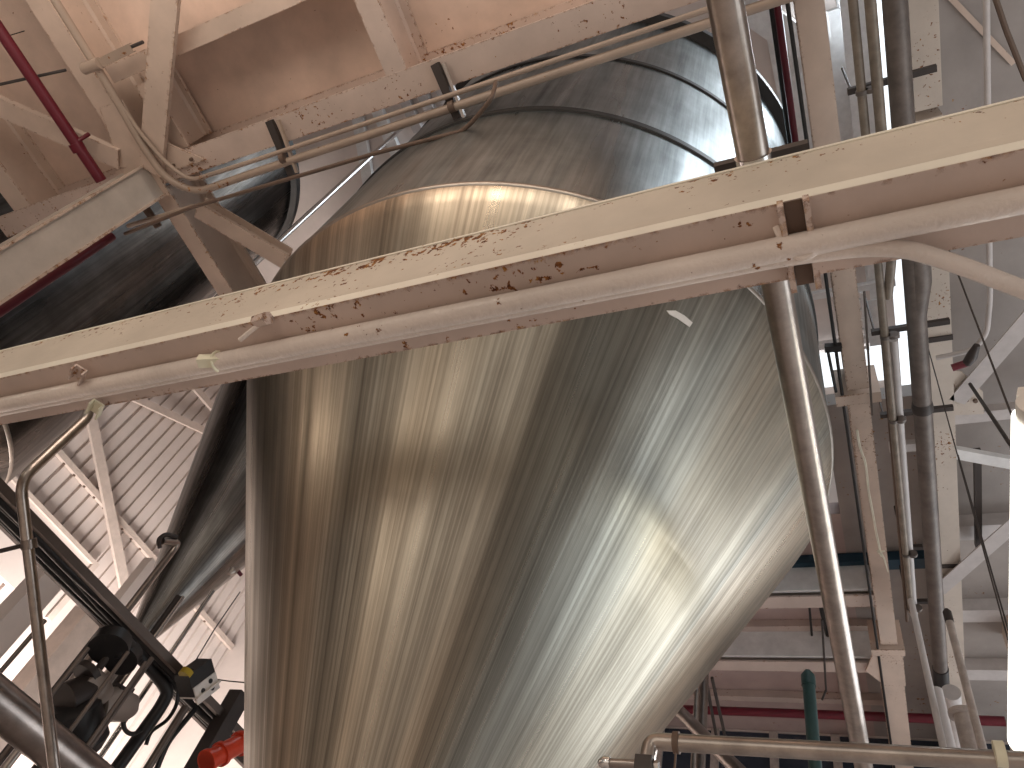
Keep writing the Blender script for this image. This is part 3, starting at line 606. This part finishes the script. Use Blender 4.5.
brace('grey angle brace low at right beside the lit tube', (938, 592), (1040, 502), 4.85, 4.85, w=0.17, d=0.03, mat='pipegrey_light', sec=lsec(0.13, 0.10, 0.012))
tag(link('conduit', tube([P(0.2205 * 4.7, 0.6, 4.7), at(990, 300, 4.7), at(987, 333, 4.7), at(974, 350, 4.7), at(936, 358, 4.7)], 0.017, 12, 0.06), 'pipegrey_light', smooth=True), 'pale conduit curving round under the grey deck at right', 'conduit')
t = thing('fire_sprinkler', 'small dark red sprinkler head on a stub under the grey deck', 'sprinkler', at(970, 360, 4.6))
link('stub_pipe', cyl(at(952, 368, 4.62), at(967, 363, 4.62), 0.026, 12), 'red', t, smooth=True)
link('head', tube([at(967, 363, 4.62), at(972, 356, 4.6), at(977, 345, 4.6)], [0.03, 0.036, 0.02], 12), 'darkiron', t, smooth=True)
tag(link('support_rod', cyl(at(970, 384, 4.4), at(1022, 462, 3.2), 0.011, 10), 'darkiron', smooth=True), 'dark rod slanting down to the lit tube', 'rod')
tag(link('support_rod', cyl(at(958, 455, 4.7), at(1010, 636, 3.0), 0.005, 8), 'darkiron', smooth=True), 'thin dark cable running down beside the lit tube', 'rod')
tag(link('deck_bar', prism(rect(0.10, 0.05), at(954, 454, 4.95), at(1030, 468, 4.95)), 'bright_white'), 'white bar pointing from the speckled beam toward the lit tube', 'beam')
tag(link('grey_post', prism(rect(0.05, 0.05), at(978, 452, 5.0), at(979, 548, 5.0)), 'darkiron'), 'dark narrow bar under the grey deck beside the lit tube', 'beam')
tag(link('deck_seam_trim', prism(rect(0.03, 0.02), at(949, -4, HD - 0.03), at(1014, 64, HD - 0.03)), 'paint'), 'thin pale strip crossing the deck in the top right corner', 'trim')
tag(link('hanging_wire', tube([at(994, -6, 4.9), at(1006, 30, 4.9), at(1012, 45, 4.9), at(1026, 80, 4.9)], 0.015, 8, 0.1), 'brown', smooth=True), 'dark rusty wire in the top right corner', 'cable')
for y, lab in ((1.33, 'wide grey deck rib low at right'), (1.52, 'second wide grey deck rib low at right'), (1.10, 'grey deck rib above the low brace')):
    tag(link('deck_rib', hb(0.87, 4.2, y * 5.1, y * 5.1 + 0.18, 5.1, HD - 0.001), 'pipegrey_light'), lab, 'beam')
tag(link('deck_duct', hb(1.25, 2.6, 1.40 * 4.9, 1.50 * 4.9, 4.9, HD - 0.001), 'paint'), 'pinkish flat duct under the grey deck near the lit tube', 'duct')
# upright pipes low at right
def vpipe(label, px, py, htop, r, mat, hbot=-EYE, name='upright_pipe', top='cap', x=None):
    p = at(px, py, htop)
    t = thing(name, label, 'pipe', (p.x, p.y, 0))
    link('pipe_barrel', cyl(P(p.x, p.y, hbot), p, r, 18), mat, t, smooth=True)
    if top == 'cap': link('end_cap', tube([p - Vector((0, 0, 0.08)), p, p + Vector((0, 0, r))], [r * 1.15, r * 1.15, r * 0.5], 16), 'darkiron' if mat != 'green' else mat, t, smooth=True)
    if top == 'flange': link('flange', cyl(p - Vector((0, 0, 0.03)), p, r * 1.5, 20), mat, t, smooth=True)
    return t
vpipe('grey upright pipe with a dark cap beside the fat grey pipe', 947, 612, 3.6, 0.024, 'greypipe')
vpipe('wide grey upright pipe with a flanged top at lower right', 962, 712, 3.0, 0.055, 'greypipe', top='flange')
vpipe('pale thin upright pipe left of the black end ring', 911, 600, 3.9, 0.022, 'pipegrey_light', top=None)
vpipe('pale upright pipe just right of the pink-cream beam foot', 935, 690, 3.5, 0.05, 'pipegrey_light', top=None)
vpipe('dark green upright pipe with a rounded top below the shiny pipe', 808, 676, 3.3, 0.043, 'green')
vpipe('shiny upright pipe close beside the cone at lower right', 698.5, 655, 4.2, 0.022, 'ss', top=None)
vpipe('dark upright pipe beside the shiny one near the cone', 705, 655, 4.4, 0.045, 'ss_dark', top=None)
tag(link('slanting_pipe', cyl(aty(668, 700, 5.6), aty(760, 792, 5.0), 0.05, 16), 'ss_dark', smooth=True), 'shiny pipe slanting down from the cone edge at lower right', 'pipe')
for i, (a, b_) in enumerate((((706, 680), (718, 745)), ((712, 678), (727, 745)))):
    tag(link('brace_rod', cyl(at(*a, 4.5), at(*b_, 4.5), 0.018, 8), 'darkiron', smooth=True), ('left' if i == 0 else 'right') + ' one of two dark rods under the lower cross beam', 'rod')
tag(link('small_chain', tube([at(822, 620, 4.3), at(826, 690, 4.3), at(822, 700, 4.2)], 0.01, 6), 'darkiron'), 'thin dark chain hanging between green pipe and shiny pipe', 'chain')

# ------------------------------------------------------------------ handrail pipe at the bottom right with a valve
hh = 0.98; yh = 1.862 * hh
t = thing('process_pipe', 'horizontal steel pipe with an elbow along the bottom right edge', 'pipe', P(0, yh, hh))
lx = at(652, 744, hh).x
link('pipe_barrel', tube([P(lx - 0.004, yh, aty(645, 760, yh).z - EYE), P(lx, yh, hh), P(1.6, yh, hh)], 0.0215, 22, 0.06), 'ss', t, smooth=True)
link('union_ring', tube([P(lx + 0.06, yh, hh), P(lx + 0.075, yh, hh)], 0.027, 20), 'brown', t, smooth=True)
link('drip_wire', cyl(P(lx + 0.067, yh, hh - 0.02), P(lx + 0.067, yh, hh - 0.16), 0.003, 6), 'brown', t)
link('mounting_ring', tube([at(1000, 754, hh) + Vector((-0.01, 0, 0)), at(1000, 754, hh) + Vector((0.01, 0, 0))], 0.027, 20), 'clip', t, smooth=True)
pv = aty(645, 765, yh)
t = thing('valve', 'black valve block with a chrome knob below the pipe elbow', 'valve', pv)
link('valve_body', box(bmesh.new(), (pv.x - 0.022, pv.y - 0.022, pv.z - 0.05), (pv.x + 0.022, pv.y + 0.022, pv.z + 0.016)), 'darkiron', t)
link('side_nut', cyl(pv + Vector((0.022, 0, 0)), pv + Vector((0.036, 0, 0)), 0.013, 6), 'silver', t)
p0 = aty(606, 763, yh)
link('inlet_pipe', cyl(p0, pv + Vector((-0.02, 0, 0)), 0.012, 14), 'ss_dark', t, smooth=True)
link('knob', tube([p0 - Vector((0.02, 0, 0)), p0 - Vector((0.005, 0, 0)), p0 + Vector((0.012, 0, 0))], [0.008, 0.018, 0.016], 18), 'silver', t, smooth=True)
link('drop_leg', cyl(pv + Vector((0, 0, -0.05)), (pv.x, pv.y, 0), 0.018, 14), 'ss_dark', t, smooth=True)

# ------------------------------------------------------------------ lit fluorescent tube at right edge, others out of view
def fixture(x, y0, y1, h, label, mat='tube', r=0.05, group='ceiling-hung fluorescent lights'):
    t = thing('fluorescent_light', label, 'lamp', P(x, (y0 + y1) / 2, h), group)
    link('lit_tube', cyl(P(x, y0 + 0.04, h), P(x, y1 - 0.04, h), r, 20), mat, t, smooth=True)
    link('housing', prism([(-r * 0.6, 0.0), (r * 0.6, 0.0), (r * 0.4, 0.04), (-r * 0.4, 0.04)], P(x, y0, h + r * 0.95), P(x, y1, h + r * 0.95)), 'white_plastic', t)
    for y in (y0, y1): link('end_cap', cyl(P(x, y - 0.02, h), P(x, y + 0.04, h), r * 0.85, 20), 'white_plastic', t, smooth=True)
    for y in (y0 + 0.3, y1 - 0.3): link('hanger_wire', cyl(P(x, y, h + 0.05), P(x + 0.12, y, HD), 0.004, 6), 'darkiron', t)
    return t
HL = 2.05
fixture(0.2475 * HL + 0.075, 0.85 * HL, 1.80 * HL, HL, 'bright fluorescent tube at the right edge', r=0.07)

# ------------------------------------------------------------------ lower left: pipes, cable tray, pumps
# near stainless pipe with an elbow
xq = -3.9
pa = atx(20, 480, xq); pd = atx(57, 790, xq)
tag(link('steel_pipe', tube([Vector((pa.x, pa.y - 0.25, 2.62 + EYE)), Vector((pa.x, pa.y, 2.55 + EYE)), pa, pd, pd + (pd - pa) * 0.35], 0.028, 20, 0.09), 'ss', smooth=True), 'upright stainless pipe that bends at the lower left and runs down', 'pipe')
pu = atx(315, 208, -6.0)
tag(link('upright_pipe', cyl(P(pu.x, pu.y, 4.2), P(pu.x, pu.y, 11.9), 0.035, 16), 'silver', smooth=True), 'thin silvery upright pipe in the gap between the two big tanks', 'pipe')
p_ = atx(29, 544, xq)
t = thing('pipe_clamp', 'small clamp with a black rod on the bent stainless pipe', 'clamp', p_)
link('clamp_ring', cyl(p_ + Vector((0, -0.02, 0.014)), p_ + Vector((0, 0.02, -0.014)), 0.038, 16), 'ss_dark', t, smooth=True)
link('rod', cyl(p_, atx(-20, 556, xq - 0.3), 0.012, 8), 'darkiron', t)
# cable tray along Y
HTr = 2.6
t = thing('cable_tray', 'brown steel cable tray slanting across the lower left corner', 'tray', P(-2.12 * HTr, 3.5, HTr))
xa, xb = -2.085 * HTr, -2.215 * HTr
link('side_rail', prism(csec(0.05, 0.07, 0.008), P(xa, 1.3, HTr), P(xa, 6.3, HTr)), 'rail', t)
link('side_rail', prism(csec(0.05, 0.09, 0.008), P(xb, 1.3, HTr), P(xb, 6.3, HTr)), 'rail', t)
for i in range(17): link('rung', hb(xb, xa, 1.5 + i * 0.28, 1.52 + i * 0.28, HTr + 0.055, HTr + 0.065), 'darkiron', t)
for i, dx in enumerate((0.07, 0.14, 0.20, 0.27)):
    c_ = [P(xa - dx + random.uniform(-.02, .02), 1.3 + k * 0.5, HTr + 0.02 + random.uniform(-0.012, 0.012)) for k in range(9 if i != 1 else 7)]
    tag(link('black_cable', tube(c_, 0.030 if i % 2 else 0.038, 10, 0.1), 'black', smooth=True), 'black cable lying in the brown cable tray', 'cable', 'black cables in the brown tray')
# hose that leaves the tray and drops
def X(px, py, x=-5.6): return atx(px, py, x)
tag(link('black_hose', tube([X(112, 626), X(140, 655), X(163, 683), X(168, 693), X(160, 708), X(112, 775), X(100, 795)], 0.055, 14, 0.1), 'black', smooth=True), 'thick black hose dropping from the brown cable tray', 'hose')
tag(link('black_cable', tube([X(178, 690), X(177, 705), X(168, 720), X(150, 732), X(146, 745)], 0.017, 8, 0.1), 'black', smooth=True), 'thin black cable looping beside the thick hose', 'cable')
tag(link('black_cable', tube([X(196, 708), X(180, 727), X(168, 742), X(158, 765), X(150, 790)], 0.024, 8, 0.1), 'black', smooth=True), 'black cable hanging under the white-faced switch box', 'cable')
# vertical square posts / pipes behind
def vline(label, px, py, x, r, mat, htop=None, square=False, name='upright_pipe', wide=None):
    p = atx(px, py, x); h1 = (htop if htop is not None else p.z - EYE)
    if square: o = link(name, box(bmesh.new(), (p.x - r, p.y - r, 0), (p.x + r, p.y + (wide or r), h1 + EYE)), mat)
    else: o = link(name, cyl((p.x, p.y, 0), P(p.x, p.y, h1), r, 16), mat, smooth=True)
    tag(o, label, 'post' if square else 'pipe'); return o
pe = atx(171, 553, -6.1)
t = thing('vent_pipe', 'dark pipe with a hooked end in front of the hopper cone', 'pipe', (pe.x, pe.y, 0))
link('pipe_barrel', tube([(pe.x, pe.y, 0), pe, pe + Vector((0.02, -0.02, 0.12)), atx(162, 541, -6.05)], 0.035, 14, 0.08), 'ss', t, smooth=True)
link('hook_clamp', tube([atx(160, 548, -6.05), atx(158, 540, -6.05), atx(165, 534, -6.05), atx(177, 537, -6.05)], 0.022, 10, 0.05), 'darkiron', t, smooth=True)
vline('white square post left of the hopper cone', 152, 562, -8.7, 0.085, 'wall_white', square=True, name='square_post')
vline('dark square post beside the white post', 116, 616, -6.3, 0.04, 'darkiron', square=True, name='square_post')
vline('thin shiny upright pipe right of the hopper tip', 183, 597, -6.0, 0.02, 'silver')
vline('dark upright pipe just left of the hopper tip pipe', 179, 597, -6.05, 0.035, 'darkiron')
vline('tall shiny upright pipe before the ribbed wall', 213, 591, -5.9, 0.022, 'silver')
vline('thick black upright post next to the cone edge at lower left', 240, 694, -5.4, 0.075, 'darkiron', square=True, name='square_post')
vline('grey upright channel under the tray beside the black hose', 190, 700, -5.5, 0.035, 'rail', htop=2.5)
vline('grey-beige upright duct in the far lower left corner', 92, 614, -8.6, 0.16, 'girt', square=True, name='wall_duct')
vline('second grey-beige upright duct further left', 52, 574, -8.4, 0.14, 'wall_white', square=True, name='wall_duct')
for px_, py_, x_, lab in ((128, 652, -5.2, 'thin rod hanging left under the tray, before the pump'), (146, 662, -5.2, 'thin rod under the tray right of the pump'), (152, 658, -5.25, 'thin paired rod under the tray right of the pump'), (45, 620, -5.3, 'thin rod under the tray at the far left'), (88, 648, -5.3, 'thin rod under the tray behind the pump motor')):
    vline(lab, px_, py_, x_, 0.016 if x_ != -5.25 else 0.02, 'rail', name='drop_rod')
# big pipe lower-left
hq = 1.5
t = thing('steel_pipe', 'large dark stainless pipe across the bottom left corner', 'pipe', P(-3.22 * hq, 3, hq))
p1 = at(0, 722, hq); p2 = at(52, 768, hq); xm = (p1.x + p2.x) / 2
link('pipe_barrel', cyl(P(-4.93, 1.2, hq), P(-4.93, 5.4, hq), 0.125, 32), 'ss_dark', t, smooth=True)
for y in (2.1, 4.2): link('weld_ring', cyl(P(-4.93, y, hq), P(-4.93, y + 0.03, hq), 0.131, 32), 'ss_dark', t, smooth=True)
# pump and actuator, built facing the camera on their pipes
pc_ = X(78, 716, -5.45)
t = thing('pump', 'black motor and grey pump body behind the thin rods at lower left', 'pump', (pc_.x, pc_.y, 0))
ax0, ax1 = X(96, 745, -5.45), X(66, 700, -5.5)
link('motor_body', tube([X(84, 752, -5.45), X(82, 745, -5.45), X(72, 712, -5.5), X(70, 704, -5.5)], [0.13, 0.19, 0.20, 0.14], 26), 'black', t, smooth=True)
link('motor_cap', tube([X(64, 700, -5.5), X(88, 690, -5.5)], [0.13, 0.12], 24), 'darkiron', t, smooth=True)
link('gear_case', tube([X(86, 676, -5.5), X(92, 688, -5.5), X(100, 698, -5.5)], [0.10, 0.13, 0.11], 20), 'pumpgrey', t, smooth=True)
link('pump_body', tube([X(98, 706, -5.5), X(112, 704, -5.5), X(128, 708, -5.5), X(133, 712, -5.5)], [0.12, 0.13, 0.11, 0.05], 22), 'pumpgrey', t, smooth=True)
link('flange', cyl(X(113, 692, -5.5), X(120, 696, -5.5), 0.075, 18), 'darkiron', t, smooth=True)
link('flange', cyl(X(84, 676, -5.5), X(90, 671, -5.5), 0.11, 20), 'darkiron', t, smooth=True)
link('nozzle', cyl(X(124, 700, -5.5), X(131, 688, -5.5), 0.035, 14), 'darkiron', t, smooth=True)
link('power_cable', tube([X(123, 718, -5.5), X(124, 730, -5.5), X(132, 735, -5.5), X(142, 730, -5.5)], 0.018, 8, 0.06), 'black', t, smooth=True)
for i, q in enumerate(((64, 735), (72, 742), (60, 722))):
    link('cooling_fin', tube([X(q[0], q[1], -5.42), X(q[0] + 14, q[1] - 6, -5.42)], 0.012, 6), 'black', t)
link('pump_leg', cyl((pc_.x, pc_.y, 0), pc_ - Vector((0, 0, 0.1)), 0.05, 12), 'darkiron', t)
vb = X(118, 654, -5.4)
t = thing('valve', 'round black butterfly valve hanging below the brown cable tray', 'valve', vb)
link('valve_disc', cyl(X(108, 650, -5.4), X(113, 641, -5.45), 0.15, 28), 'black', t, smooth=True)
link('valve_disc', cyl(X(120, 661, -5.4), X(126, 652, -5.45), 0.13, 28), 'black', t, smooth=True)
link('actuator', tube([X(112, 640, -5.45), X(122, 648, -5.4), X(134, 655, -5.4)], [0.06, 0.10, 0.07], 16), 'black', t, smooth=True)
link('valve_stem', cyl(X(108, 656, -5.45), X(96, 672, -5.5), 0.03, 12), 'darkiron', t, smooth=True)
# switch box with white face
pb_ = X(200, 682, -5.2)
t = thing('switch_box', 'black switch box with a white face of dark holes under the tray', 'box', pb_)
e = Vector((0, 0.9, -0.435)).normalized(); u_ = Vector((0, 0.435, 0.9)).normalized(); n_ = Vector((1, 0, 0))
mt = Matrix.Translation(pb_) @ Matrix(((n_.x, e.x, u_.x), (n_.y, e.y, u_.y), (n_.z, e.z, u_.z))).to_4x4()
link('box_body', box(bmesh.new(), (-0.12, -0.14, -0.13), (0.05, 0.06, 0.13), mt), 'black', t)
link('white_face', box(bmesh.new(), (-0.12, 0.061, -0.13), (0.09, 0.075, 0.13), mt), 'white_plastic', t)
fc = X(205, 682, -5.2)
link('face_plate', box(bmesh.new(), (0.051, -0.02, -0.125), (0.062, 0.13, 0.125), mt), 'white_plastic', t)
for a_, c_ in ((0.02, 0.05), (0.085, 0.05), (0.05, -0.045)):
    q = mt @ Vector((0.062, a_, c_)); link('socket_hole', cyl(q, q + n_ * 0.006, 0.02, 14), 'black', t)
link('yellow_cap', cyl(X(184, 676, -5.2), X(188, 671, -5.2), 0.055, 16), 'yellow', t, smooth=True)
link('gland', cyl(X(186, 682, -5.22), X(193, 674, -5.22), 0.07, 16), 'darkiron', t, smooth=True)
link('stem', cyl(X(192, 690, -5.25), X(198, 700, -5.3), 0.03, 12), 'silver', t, smooth=True)
tag(link('signal_wire', tube([X(214, 679, -5.2), X(228, 681, -5.2), X(250, 683, -5.0)], 0.006, 6), 'darkiron'), 'thin black wire from the switch box to the cone edge', 'wire')
tag(link('signal_wire', tube([X(190, 670, -5.3), X(214, 630, -5.6), X(240, 592, -5.9)], 0.006, 6), 'darkiron'), 'thin black wire rising from the switch box past the ribbed wall', 'wire')
# red flanged pipe
ra, rb = X(206, 762, -4.6), X(250, 738, -4.6)
t = thing('red_pipe', 'orange-red flanged pipe beside the cone at the bottom left', 'pipe', ra)
d_ = (rb - ra).normalized()
link('pipe_barrel', cyl(ra, rb, 0.075, 26), 'orange', t, smooth=True)
for k_, rr in ((0.0, 0.088), (0.13, 0.092), (0.33, 0.095)): link('flange_ring', cyl(ra + d_ * k_, ra + d_ * (k_ + 0.03), rr, 26), 'orange', t, smooth=True)
# small fittings near hopper
t = thing('bolt_lug', 'small silver lug with a red tip at the cone edge above the ribbed wall', 'fitting', X(232, 571, -5.5))
link('lug_body', tube([X(229, 574, -5.5), X(232, 571, -5.5), X(238, 569, -5.5)], [0.02, 0.045, 0.02], 10), 'ss', t, smooth=True)
link('red_tip', cyl(X(237, 570, -5.5), X(241, 575, -5.5), 0.02, 10), 'red', t, smooth=True)

# ------------------------------------------------------------------ light
def area(name, loc, target, size, sy, power, col):
    l = bpy.data.lights.new(name, 'AREA'); l.shape = 'RECTANGLE'; l.size = size; l.size_y = sy; l.energy = power; l.color = col
    o = bpy.data.objects.new(name, l); C.objects.link(o); o.location = loc
    o.rotation_euler = (Vector(target) - Vector(loc)).to_track_quat('-Z', 'Y').to_euler(); return o
for x, y0, y1, h, pw, col in ((-2.6, -3.4, -2.0, 2.3, 90, (1, 0.86, 0.70)), (1.6, -3.2, -1.8, 1.9, 40, (1, 0.88, 0.74)), (3.3, 3.6, 5.2, 2.6, 120, (0.93, 0.96, 1.0))):
    area('fill_strip', P(x, (y0 + y1) / 2, h), (x, (y0 + y1) / 2 + 0.01, 0), 0.3, 1.3, pw, col)  # unseen fill lights added to light the room and its undersides
fixture(-5.6, -1.6, -0.3, 2.45, 'warm fluorescent tube hung in front of the cream column', mat='tube_warm', r=0.03)
area('front_fill', P(-0.8, -2.9, 4.6), P(-1.0, 0.7, 1.9), 5.0, 0.6, 95, (1, 0.87, 0.73))  # unseen fill light added to brighten the near beam's web
area('front_fill', P(-1.6, -3.6, 0.6), P(-1.2, 0.7, 1.2), 5.5, 2.6, 48, (1, 0.88, 0.75))  # low fill light added for a warm sheen on the cone
area('cone_fill_right', P(6.2, 4.4, 1.0), P(0, 4.4, 1.2), 9.0, 3.2, 230, (0.90, 0.96, 1.0))  # added fill light shaping the cone's bright right side; no door is modelled
area('cone_fill_far', P(3.7, 9.1, 2.5), P(0.5, 3.0, 2.2), 5.0, 4.8, 330, (0.90, 0.96, 1.0))  # added fill light widening the cone highlight towards its right edge
area('roof_daylight_fill', P(1.5, 2.6, 11.6), (-0.8, 2.6, 7.0), 0.6, 8.0, 420, (0.84, 0.93, 1.0))
area('deck_fill', P(-3.0, -2.4, 3.5), P(-3.0, -2.39, 5.2), 3.4, 3.0, 100, (1, 0.88, 0.76))  # upward fill light added to brighten the left deck
area('deck_fill', P(2.3, 1.6, 2.7), P(1.6, 1.8, 5.2), 1.2, 0.4, 8, (1, 0.97, 0.94))  # small upward fill added for the beams at right
area('roof_daylight_fill', P(2.9, 0.6, 11.7), (0.3, 1.0, 6.0), 2.2, 3.0, 170, (0.84, 0.93, 1.0))  # extra roof light added to brighten the huge tank's shell
area('roof_daylight_fill', P(-4.5, 3.0, 11.6), (-7.5, 1.5, 7.0), 1.6, 3.0, 90, (0.80, 0.92, 1.0))  # extra roof light added to lift the dark tank's upper part
area('wall_lamp', P(-8.9, 6.4, 1.0), P(WX, 6.2, 3.0), 0.5, 2.6, 760, (1.0, 0.92, 0.86))

w = bpy.data.worlds.new('ambient'); bpy.context.scene.world = w; w.use_nodes = True
w.node_tree.nodes['Background'].inputs[0].default_value = (1.0, 0.90, 0.82, 1); w.node_tree.nodes['Background'].inputs[1].default_value = 0.34

# ------------------------------------------------------------------ camera
cam = bpy.data.cameras.new('camera'); co = bpy.data.objects.new('camera', cam); C.objects.link(co)
cam.sensor_width = 36; cam.lens = 36 * F / 1024; cam.clip_start = 0.02
R_ = Matrix([[ROT[0][i], -ROT[1][i], -ROT[2][i]] for i in range(3)])
co.matrix_world = Matrix.Translation((0, 0, EYE)) @ R_.to_4x4()
sc = bpy.context.scene; sc.camera = co
sc.view_settings.view_transform = 'Standard'; sc.view_settings.look = 'None'; sc.view_settings.gamma = 1; sc.view_settings.use_curve_mapping = False
sc.view_settings.exposure = -0.55
sc.cycles.use_denoising = True
sc.cycles.max_bounces = 8; sc.cycles.diffuse_bounces = 4; sc.cycles.glossy_bounces = 5; sc.cycles.sample_clamp_indirect = 6
